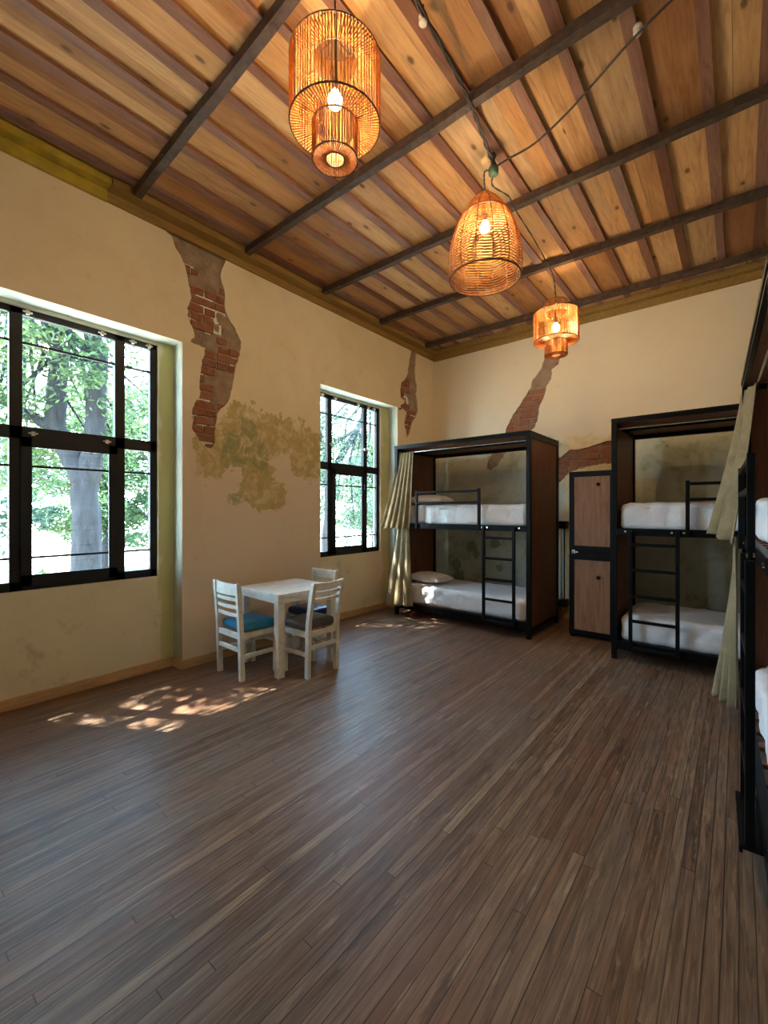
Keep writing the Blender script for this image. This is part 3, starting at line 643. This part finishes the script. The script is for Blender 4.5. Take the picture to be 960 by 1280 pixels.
def mattress(loc, rz, seed, label, h=.27):
    bm = bmesh.new(); L, D = 1.87, .91
    def fn(p):
        q = p.copy(); s = seed*3.7
        e = 1-min(1, abs(p.z/(h/2)))*.2
        w = noise.noise(Vector((p.x*2.2+s, p.y*2.2, p.z*3)))*.010
        fold = 0.0
        if abs(p.y) > D/2-.06 or p.x > L/2-.07 or p.x < -L/2+.07:   # radiating tucks along the sides
            t = p.x*13+p.z*(9 if p.x > 0 else -9)+s
            fold = (abs(math.sin(t+2.2*noise.noise(Vector((p.x*3+s, p.z*4, 1)))))**2)*.016*(.5+.5*abs(noise.noise(Vector((p.x*2, s, 3))))*1.6)
        r = noise.noise(Vector((p.x*7+s, p.y*6, p.z*7)))*.007+abs(noise.noise(Vector((p.x*4+p.y*7+s, p.y*3-p.x*2, p.z*6+p.x*3))))*-.018
        n = Vector((p.x/L*1.2 if abs(p.x) > L/2-.06 else 0, (1 if p.y > 0 else -1) if abs(p.y) > D/2-.06 else 0, 1 if p.z > h/2-.05 else 0))
        return q+n*(w+r-fold)
    rbox(bm, (L, D, h), .055, (90, 36, 14), fn)
    o = obj('mattress', bm, M['sheet'], None, True); o.location = loc; o.rotation_euler = (0, 0, rz)
    return tag(o, label, 'mattress', 'white sheeted bunk mattresses')
def pillow(loc, rz, seed, label, tilt=0.0):
    bm = bmesh.new(); L, D, T = .62, .40, .15; n = 28; G = {}
    for s in (1, -1):
        for i in range(n+1):
            for j in range(n+1):
                u, v = -1+2*i/n, -1+2*j/n
                k = max(0, 1-abs(u)**2.6)**.5*max(0, 1-abs(v)**2.6)**.5
                x = u*L/2*(1-.06*(1-v*v)*abs(u)) ; y = v*D/2*(1-.08*(1-u*u)*abs(v))
                z = s*T/2*k*(1.15 if s > 0 else .75)+.008*noise.noise(Vector((x*9+seed, y*9, s)))*k
                key = (i, j, s) if 0 < i < n and 0 < j < n else (i, j, 0)
                if key not in G: G[key] = bm.verts.new((x, y, z if key[2] else 0))
        for i in range(n):
            for j in range(n):
                q = [G[(a, b, s)] if (a, b, s) in G else G[(a, b, 0)] for a, b in ((i, j), (i+1, j), (i+1, j+1), (i, j+1))]
                if s < 0: q = q[::-1]
                if len(set(q)) == 4: bm.faces.new(q)
    o = obj('pillow', bm, M['pillow'], None, True); o.location = loc; o.rotation_euler = (tilt, 0, rz)
    return tag(o, label, 'pillow')
def curtain(loc, rz, T0, T1, B0, B1, folds, a0, a1, label, seed=0):
    """gathered cloth in the bed's frame, hanging from line T0-T1 and flaring to hem B0-B1"""
    T0, T1, B0, B1 = map(Vector, (T0, T1, B0, B1)); bm = bmesh.new(); nu, nv = folds*12, 40; V = []
    for j in range(nv+1):
        v = j/nv; row = []; vv = v**1.25
        for i in range(nu+1):
            u = i/nu; top = T0.lerp(T1, u); bot = B0.lerp(B1, u); p = top.lerp(bot, vv); p.z = top.z+(bot.z-top.z)*v
            d = (T1-T0).lerp(B1-B0, v); nrm = Vector((d.y, -d.x, 0)).normalized()
            amp = a0+(a1-a0)*v; ph = u*folds*2*PI+.9*noise.noise(Vector((u*5, v*2+seed, seed)))+seed
            p += nrm*amp*(math.sin(ph)+.35*math.sin(2.1*ph+1)*v) + d.normalized()*amp*.45*math.sin(2*ph)
            p.z += .012*noise.noise(Vector((u*6, seed, v*3)))*v - .02*math.sin(ph)*v*v*.4
            row.append(bm.verts.new(p))
        V.append(row)
    for j in range(nv):
        for i in range(nu): bm.faces.new((V[j][i], V[j][i+1], V[j+1][i+1], V[j+1][i]))
    o = obj('curtain', bm, M['curtain'], None, True); o.location = loc; o.rotation_euler = (0, 0, rz)
    md = o.modifiers.new('thickness', 'SOLIDIFY'); md.thickness = .003
    return tag(o, label, 'curtain', 'beige linen bunk curtains')

def place(loc, rz, p):
    c, s = math.cos(rz), math.sin(rz); return (loc[0]+c*p[0]-s*p[1], loc[1]+s*p[0]+c*p[1], loc[2]+p[2])
B1L, B1R = (-3.852, 4.945, 0), 0.0
B2L, B2R = (-1.0, 4.87, 0), 0.0
B3L, B3R = (.02, 4.07, 0), math.radians(-88.1)
bed('bunk_bed', B1L, B1R, False, 'black framed bunk bed with wood end panels in the far left corner by the window')
bed('bunk_bed', B2L, B2R, True, 'black framed bunk bed right of the narrow locker, its ladder on the left')
bed('bunk_bed', B3L, B3R, False, 'black framed bunk bed cut off at the right edge, seen along its front')
for (L, R, mir, txt) in ((B1L, B1R, 0, 'in the bunk bed by the far window'), (B2L, B2R, 1, 'in the bunk bed beside the locker'), (B3L, B3R, 0, 'in the bunk bed at the right edge')):
    for zt, w in ((1.32, 'upper'), (.19, 'lower')):
        mattress(place(L, R, (BL/2, .03+.91/2+.02, zt+.123)), R, len(txt)+zt*3, 'white sheeted %s mattress %s' % (w, txt), .27 if w == 'upper' else .27)
pillow(place(B1L, B1R, (.33, .42, 1.645)), 0.05, 1, 'plump white pillow on the upper mattress behind the guard rail')
pillow(place(B1L, B1R, (.34, .40, .51)), -0.08, 4, 'white pillow on the lower mattress beside the hanging curtain')
# curtains of the left bed
curtain(B1L, B1R, (.04, .05, 2.33), (.30, .05, 2.33), (-.10, -.20, 1.25), (.31, -.07, 1.25), 5, .012, .030, 'beige curtain of the upper bunk at the left end, flaring at the window', 1)
curtain(B1L, B1R, (.06, -.02, 1.27), (.27, -.02, 1.27), (-.10, -.15, .15), (.36, -.09, .17), 3, .012, .030, 'beige curtain of the lower bunk at the left end, reaching nearly to the floor', 4)
# curtains of the right bed
curtain(B3L, B3R, (.02, .01, 2.36), (.36, .07, 2.33), (.02, -.19, 1.33), (.32, -.04, 1.27), 2, .012, .022, 'wide beige upper curtain at the right edge, hanging from an eyelet', 2)
curtain(B3L, B3R, (.04, -.02, 1.32), (.36, -.05, 1.32), (.0, -.17, .13), (.16, -.035, .10), 3, .010, .020, 'long beige lower curtain at the right edge, sweeping towards the floor', 6)
bm = bmesh.new(); ring(bm, 0, .024, .008, 20, 6); bmesh.ops.rotate(bm, verts=bm.verts, matrix=Matrix.Rotation(PI/2, 3, 'X'))
o = obj('curtain_eyelet', bm, M['black'], None, True); o.location = place(B3L, B3R, (.16, .035, 2.33)); o.rotation_euler = (0, 0, B3R)
tag(o, 'dark round eyelet at the top of the right hand curtain', 'curtain ring')

# ================================================================ LOCKER
root = tag(empty('locker', (-1.567, 5.40, 0)), 'narrow two door locker with black frame and wood doors between the bunk beds', 'locker')
LW, LD, LH = .52, .48, 1.96
bm = bmesh.new(); box(bm, (0, .022, .03), (LW, LD, LH), .004)
for x in (.01, LW-.05):
    for y in (.03, LD-.05): box(bm, (x, y, 0), (x+.04, y+.04, .03))
obj('body', bm, M['black'], root)
for z0, z1, lz in ((1.03, 1.95, 1.03), (.04, .975, .1)):
    bm = bmesh.new(); f = .055
    box(bm, (.004, 0, z0), (LW-.004, .02, z0+f), .002); box(bm, (.004, 0, z1-f), (LW-.004, .02, z1), .002)
    box(bm, (.004, 0, z0+f), (.004+f, .02, z1-f), .002); box(bm, (LW-.02-f, 0, z0+f), (LW-.004, .02, z1-f), .002)
    d = obj('door', bm, M['black'], root)
    bm = bmesh.new(); box(bm, (.004+f, .008, z0+f), (LW-.02-f, .018, z1-f)); tag(obj('door_panel', bm, M['door'], d), 'brown wood door panel')
    bm = bmesh.new(); kz = 1.80 if z0 > 1 else .73; kx = .325
    lathe(bm, [(.006, 0), (.006, .012), (.017, .016), (.020, .024), (.012, .032)], 16); bmesh.ops.rotate(bm, verts=bm.verts, matrix=Matrix.Rotation(PI/2, 3, 'X')); bmesh.ops.translate(bm, verts=bm.verts, vec=(kx, .008, kz))
    obj('knob', bm, M['black'], d, True)
bm = bmesh.new(); box(bm, (.035, -.012, .985), (.075, .0, 1.035), .003); box(bm, (.07, -.018, 1.0), (.11, -.004, 1.02), .003); tube(bm, [(.055, -.02, 1.02), (.055, -.035, 1.01), (.055, -.02, .99)], .005, 6)
tag(obj('latch', bm, M['steel'], root), 'bright metal hasp')

# wall pipe between the left bed and the locker
root = tag(empty('wall_pipe', (-1.86, 6.20, 0)), 'pale vertical pipe held by two black blocks in the gap left of the locker', 'pipe')
bm = bmesh.new(); tube(bm, [(-.045, 0, .12), (-.045, 0, 1.36)], .02, 12); obj('pipe', bm, M['pipe'], root, True)
bm = bmesh.new(); tube(bm, [(.0, 0, .18), (.0, 0, 1.32)], .009, 8); obj('rod', bm, M['black'], root, True)
for z in (1.30, .22):
    bm = bmesh.new(); box(bm, (-.09, -.035, z-.05), (.035, .085, z+.05), .006); obj('bracket', bm, M['black'], root)
bm = bmesh.new(); tube(bm, [(.035, 0, 1.31), (.16, 0, 1.31)], .009, 8); tube(bm, [(.15, .088, 1.31), (.15, 0, 1.31)], .009, 8); tag(obj('valve_stem', bm, M['black'], root))

# ================================================================ TABLE AND CHAIRS
tl = (-3.468, 2.735, 0); root = tag(empty('square_table', tl, math.radians(-4)), 'square whitewashed wooden table between the three chairs', 'table')
S = .345
bm = bmesh.new(); box(bm, (-S, -S, .715), (S, S, .75), .005); obj('tabletop', bm, M['white'], root)
bm = bmesh.new(); k = S-.004
for q in ((-k, -k, k, -k+.03), (-k, k-.03, k, k), (-k, -k+.03, -k+.03, k-.03), (k-.03, -k+.03, k, k-.03)): box(bm, (q[0], q[1], .665), (q[2], q[3], .7148), .003)
obj('apron', bm, M['white'], root)
for sx in (-1, 1):
    for sy in (-1, 1):
        bm = bmesh.new(); a = S-.008; b = S-.078; box(bm, (sx*a, sy*a, 0), (sx*b, sy*b, .664), .004); obj('leg', bm, M['white'], root)
def chair(loc, rz, w, d, slats, rail_h, seat_m, label, h=.86, lean=.05, round_seat=False):
    """chair facing +y, back legs at y=0"""
    root = tag(empty('wooden_chair', loc, rz), label, 'chair', 'whitewashed chairs around the small table'); L = .038; X = w/2
    for sx in (-1, 1):
        bm = bmesh.new(); x0, x1 = sx*X, sx*(X-L); pts = [(0, 0), (.44, .004), (h-.35, -.0), (h, -lean)]
        secs = []
        for z, y in ((0, .012), (.42, 0), (.50, -.004), (h-.14, -lean*.62), (h-.012, -lean), (h, -lean-.002)):
            t = .006 if z == h else 0
            secs.append([bm.verts.new(p) for p in ((x0-sx*t, y+t, z), (x1+sx*t, y+t, z), (x1+sx*t, y+.042-t, z), (x0-sx*t, y+.042-t, z))])
        for a, b in zip(secs, secs[1:]):
            for k in range(4): bm.faces.new((a[k], a[(k+1) % 4], b[(k+1) % 4], b[k]))
        bm.faces.new(secs[0]); bm.faces.new(secs[-1]); bmesh.ops.recalc_face_normals(bm, faces=bm.faces)
        obj('leg', bm, M['white'], root)
        bm = bmesh.new(); box(bm, (x0, d-L, 0), (x1, d, .415), .003); obj('leg', bm, M['white'], root)
    def yb(z): return -lean*max(0, (z-.5)/(h-.5))+.012
    bm = bmesh.new(); n = 10
    def slat(zc, hh, bow):
        pr = None
        for i in range(n+1):
            x = -X+L+(w-2*L)*i/n; bw = -bow*(1-(2*i/n-1)**2); y = yb(zc)+bw
            c = [bm.verts.new((x, y-.002, zc-hh/2)), bm.verts.new((x, y+.016, zc-hh/2)), bm.verts.new((x, y+.016, zc+hh/2)), bm.verts.new((x, y-.002, zc+hh/2))]
            if pr:
                for k in range(4): bm.faces.new((pr[k], pr[(k+1) % 4], c[(k+1) % 4], c[k]))
            else: bm.faces.new(c)
            pr = c
        bm.faces.new(pr[::-1])
    slat(h-.008-rail_h/2, rail_h, .02)
    bmesh.ops.recalc_face_normals(bm, faces=bm.faces); obj('top_rail', bm, M['white'], root)
    for z in slats:
        bm = bmesh.new(); slat(z, .028, .02); bmesh.ops.recalc_face_normals(bm, faces=bm.faces); obj('slat', bm, M['white'], root)
    bm = bmesh.new()
    for a, b in (((-X+.004, L), (-X+.026, d-L)), ((X-.026, L), (X-.004, d-L))): box(bm, (a[0], a[1], .365), (b[0], b[1], .415), .002)
    box(bm, (-X+L, .008, .365), (X-L, .03, .415), .002); box(bm, (-X+L, d-.03, .365), (X-L, d-.008, .415), .002)
    obj('seat_frame', bm, M['white'], root)
    for a, b in (((-X+.008, L, .19), (-X+.03, d-L, .225)), ((X-.03, L, .19), (X-.008, d-L, .225)), ((-X+L, .01, .25), (X-L, .032, .285)), ((-X+L, d-.03, .27), (X-L, d-.01, .30))):
        bm = bmesh.new(); box(bm, a, b, .002); obj('stretcher', bm, M['white'], root)
    bm = bmesh.new()
    rbox(bm, (w-.01, d-.048, .075), .034, (16, 16, 6), lambda p: Vector((p.x, p.y, p.z+(.014*(1-(p.x/(w/2))**2)*(1-(p.y/(d/2))**2) if p.z > 0 else 0))))
    bmesh.ops.translate(bm, verts=bm.verts, vec=(0, d/2+.025, .4535)); obj('seat', bm, seat_m, root, True)
    return root
chair((-3.565, 2.125, 0), math.radians(-2), .42, .40, (.715, .645, .575), .10, M['blue'], 'whitewashed chair with bright teal blue seat, left of the table near the big window', lean=.03)
chair((-2.935, 2.725, 0), math.radians(90), .385, .37, (.76, .70), .055, M['taupe'], 'whitewashed chair with taupe grey seat, right of the table with its back to the room', lean=.07)
chair((-3.49, 3.235, 0), math.radians(180), .38, .36, (.70,), .085, M['navy'], 'whitewashed chair with dark navy seat, tucked in behind the table towards the far window', lean=.03)

# ================================================================ LANTERNS
def bulb(parent, z, cz):
    bm = bmesh.new(); lathe(bm, [(.013, .05), (.022, .034), (.034, .018), (.039, -.002), (.034, -.022), (.021, -.036), (0, -.041)][::-1], 16, (0, 0, z))
    tag(obj('bulb', bm, M['bulb'], parent, True), 'glowing warm bulb')
    bm = bmesh.new(); tube(bm, [(0, 0, z+.048), (0, 0, z+.11)], .019, 12); tube(bm, [(0, 0, z+.11), (0, 0, cz)], .004, 6); obj('socket', bm, M['cord'], parent)
def drum(bm, z0, z1, R, n, w=.0038):
    for i in range(n):
        a = 2*PI*(i+.25*math.sin(i*7.3))/n; c, s = math.cos(a), math.sin(a)
        tube(bm, [(R*c, R*s, z0), (R*c, R*s, z1)], w, 4, False)
def disc(bm, z, r0, r1, n, w=.0034):
    for i in range(n):
        a = 2*PI*i/n; c, s = math.cos(a), math.sin(a)
        tube(bm, [(r0*c, r0*s, z), (r1*c, r1*s, z)], [w*.8, w*1.15], 4, False)
def drum_lantern(loc, zt, z1, z0, zb, hz, label):
    root = tag(empty('woven_lantern', (loc[0], loc[1], z0-zb)), label, 'lantern', 'woven rattan ceiling lanterns'); o = z0-zb
    R, r = .232, .116; N = 84
    zz = lambda z: z-o
    bm = bmesh.new(); drum(bm, zz(z0), zz(z1), R, N); disc(bm, zz(z1), r, R, 84); disc(bm, zz(z0), r, R, 84); obj('wide_shade', bm, M['rattan'], root)
    bm = bmesh.new(); drum(bm, zz(z1), zz(zt), r, 62); obj('neck_shade', bm, M['rattan'], root)
    bm = bmesh.new(); drum(bm, 0.004, zz(z0), r, 66); disc(bm, 0.004, .05, r, 60, .0036); obj('lower_shade', bm, M['rattan'], root)
    bm = bmesh.new()
    for z, q in ((zz(z0), R), (zz(z1), R), (zz(zt), r), (zz(z1), r), (zz(z0), r), (.004, r), (.004, .05)): ring(bm, z, q, .0045)
    for i in range(6):
        a = 2*PI*i/6+.3; c, s = math.cos(a), math.sin(a)
        tube(bm, [(r*c, r*s, zz(z1)), (R*c, R*s, zz(z1)), (R*c, R*s, zz(z0)), (r*c, r*s, zz(z0))], .0035, 5)
    for i in range(2): tube(bm, [(r*math.cos(PI*i/2), r*math.sin(PI*i/2), zz(zt)), (-r*math.cos(PI*i/2), -r*math.sin(PI*i/2), zz(zt))], .004, 5)
    obj('rim_wire', bm, M['rattan_dark'], root)
    bulb(root, zz(hz), zz(zt)+.01)
    return root
drum_lantern((-1.614, 1.573), 3.945, 3.82, 3.49, .18, 3.62, 'largest looking woven drum lantern with glowing bulb, nearest the viewer')
l3 = drum_lantern((-1.545, 4.861), 3.78, 3.66, 3.35, .155, 3.50, 'small looking woven drum lantern farthest away, before the back wall')
def dome_lantern(x, y, zb, H, label):
    root = tag(empty('dome_lantern', (x, y, zb)), label, 'lantern', 'woven rattan ceiling lanterns')
    prof = [(0, .266), (.12, .276), (.28, .272), (.45, .250), (.6, .218), (.72, .182), (.82, .142), (.9, .10), (.96, .062), (1.0, .03)]
    def R(t):
        for (a, ra), (b, rb) in zip(prof, prof[1:]):
            if t <= b: return ra+(rb-ra)*(t-a)/(b-a)
        return .03
    NP = 14; bm = bmesh.new(); rows = 23; zr = .71
    for k in range(rows):
        t0 = .012+(zr-.012)*k/rows
        for p in range(NP):
            a0, a1 = 2*PI*p/NP, 2*PI*(p+1)/NP; ta, tb = (t0, t0+.018) if p % 2 == 0 else (t0+.018, t0)
            pts = []
            for i in range(4):
                f = i/3; a = a0+(a1-a0)*f; t = ta+(tb-ta)*f; r = R(t)+.004*math.sin(PI*f)
                pts.append((r*math.cos(a), r*math.sin(a), t*H))
            tube(bm, pts, .0046, 4, False)
    sh = obj('shade', bm, M['rattan'], root)
    bm = bmesh.new()
    for k in range(150):                     # close basket weave of the cap
        t = zr+(1-zr)*(k//4+ (k % 4)*.25)/38
        a0 = 2*PI*(k % 4)/4; pts = []
        for i in range(13):
            a = a0+PI/2*i/12; r = R(min(1, t))+.003*math.sin(a*NP/2*2+PI*(k//4)); pts.append((r*math.cos(a), r*math.sin(a), t*H))
        if t <= 1 and k % 4 == 0: pass
        tube(bm, pts, .0026, 4, False)
    obj('shade_cap', bm, M['rattan'], root)
    bm = bmesh.new(); ring(bm, 0.003, .268, .006); ring(bm, zr*H, R(zr)+.002, .004); ring(bm, H, .03, .006)
    for p in range(NP):
        a = 2*PI*p/NP; tube(bm, [((R(t/24)-.001)*math.cos(a), (R(t/24)-.001)*math.sin(a), t/24*H) for t in range(25)], .0036, 5)
    obj('rib', bm, M['rattan_dark'], root)
    bulb(root, 3.69-zb, H+.01)
dome_lantern(-1.518, 3.087, 3.29, .665, 'woven dome shaped lantern open at the bottom, hanging in the middle')

def cable(name, pts, r, label, cat, sub=6, sag=0.0, twist=False):
    P = [Vector(p) for p in pts]; Q = []
    for i in range(len(P)-1):
        p0, p1, p2, p3 = P[max(i-1, 0)], P[i], P[i+1], P[min(i+2, len(P)-1)]
        for k in range(sub):
            t = k/sub; Q.append(.5*((2*p1)+(p2-p0)*t+(2*p0-5*p1+4*p2-p3)*t*t+(3*p1-p0-3*p2+p3)*t**3))
    Q.append(P[-1]); bm = bmesh.new()
    if twist:
        for s in (0, PI):
            tube(bm, [q+Vector((math.cos(i*1.1+s), math.sin(i*1.1+s), 0))*r*.8 for i, q in enumerate(Q)], r*.75, 6)
    else: tube(bm, Q, r, 8)
    return tag(obj(name, bm, M['cord'], None, True), label, cat)
jb = Vector((-1.425, 3.04, 4.07))
cable('ceiling_cable', [(-1.25, 1.0, 4.17), (-1.27, 1.55, 4.16), (-1.285, 1.90, 4.12), (-1.315, 2.244, 4.14), (-1.33, 2.46, 4.118), (-1.345, 2.56, 4.116), (-1.393, 2.819, 4.13), (-1.42, 3.0, 4.10)], .011, 'thick dark cable running from the near ceiling to the junction box', 'cable', 6, twist=True)
cable('ceiling_cable', [(.3, 2.5, 4.17), (-.15, 2.64, 4.15), (-.427, 2.714, 4.11), (-.645, 2.845, 4.12), (-.866, 2.969, 4.12), (-1.119, 3.06, 4.11), (-1.30, 3.06, 4.10), (-1.40, 3.045, 4.08)], .007, 'dark cable curving down from the right side of the ceiling to the junction box', 'cable')
cable('lantern_cord', [(-1.43, 3.06, 4.05), (-1.47, 3.12, 4.01), (-1.46, 3.4, 4.08), (-1.50, 3.61, 4.115), (-1.53, 4.1, 4.13), (-1.565, 4.60, 4.125), (-1.565, 4.72, 4.10), (-1.55, 4.80, 4.02), (-1.55, 4.85, 3.90), (-1.545, 4.861, 3.79)], .005, 'thin dark cord from the junction box along the ceiling to the far lantern', 'cord', twist=True)
cable('lantern_cord', [(-1.435, 3.02, 4.05), (-1.475, 3.0, 4.05), (-1.50, 3.04, 4.02), (-1.515, 3.08, 3.99), (-1.518, 3.087, 3.965)], .005, 'short dark kinked cord holding the dome lantern', 'cord', twist=True)
cable('lantern_cord', [(-1.60, 1.553, 4.19), (-1.607, 1.565, 4.08), (-1.614, 1.573, 3.955)], .005, 'straight dark cord holding the near drum lantern', 'cord')
root = tag(empty('junction_box', (-1.425, 3.04, 4.03)), 'small round green junction box where the ceiling cables meet', 'junction box')
bm = bmesh.new(); lathe(bm, [(.02, -.005), (.036, 0), (.038, .03), (.034, .045), (.02, .05)], 20); obj('box_body', bm, M['greenbox'], root, True)
bm = bmesh.new(); tube(bm, [(0, 0, .05), (0, 0, .155)], .014, 8); tube(bm, [(-.03, .01, .06), (0.0, 0, .1), (.03, -.02, .12)], .008, 6); tube(bm, [(.02, .03, .05), (0, .01, .1), (-.02, -.03, .13)], .008, 6); obj('wire_bundle', bm, M['cord'], root, True)
def insulator(loc, top, label):
    root = tag(empty('cable_insulator', loc), label, 'insulator', 'porcelain cable insulators on the ceiling'); h = top-loc[2]
    bm = bmesh.new(); lathe(bm, [(.012, 0), (.022, .003), (.024, .014), (.013, .020), (.013, .027), (.024, .033), (.024, .046), (.014, .050)], 16); obj('porcelain_knob', bm, M['porcelain'], root, True)
    bm = bmesh.new(); tube(bm, [(0, 0, .048), (0, 0, h)], .005, 8); obj('screw', bm, M['beam'], root)
insulator((-1.305, 1.925, 4.10), 4.205, 'pale porcelain insulator carrying the thick cable near the top of the view')
insulator((-.427, 2.722, 4.112), 4.205, 'pale porcelain insulator on the cable at the upper right')
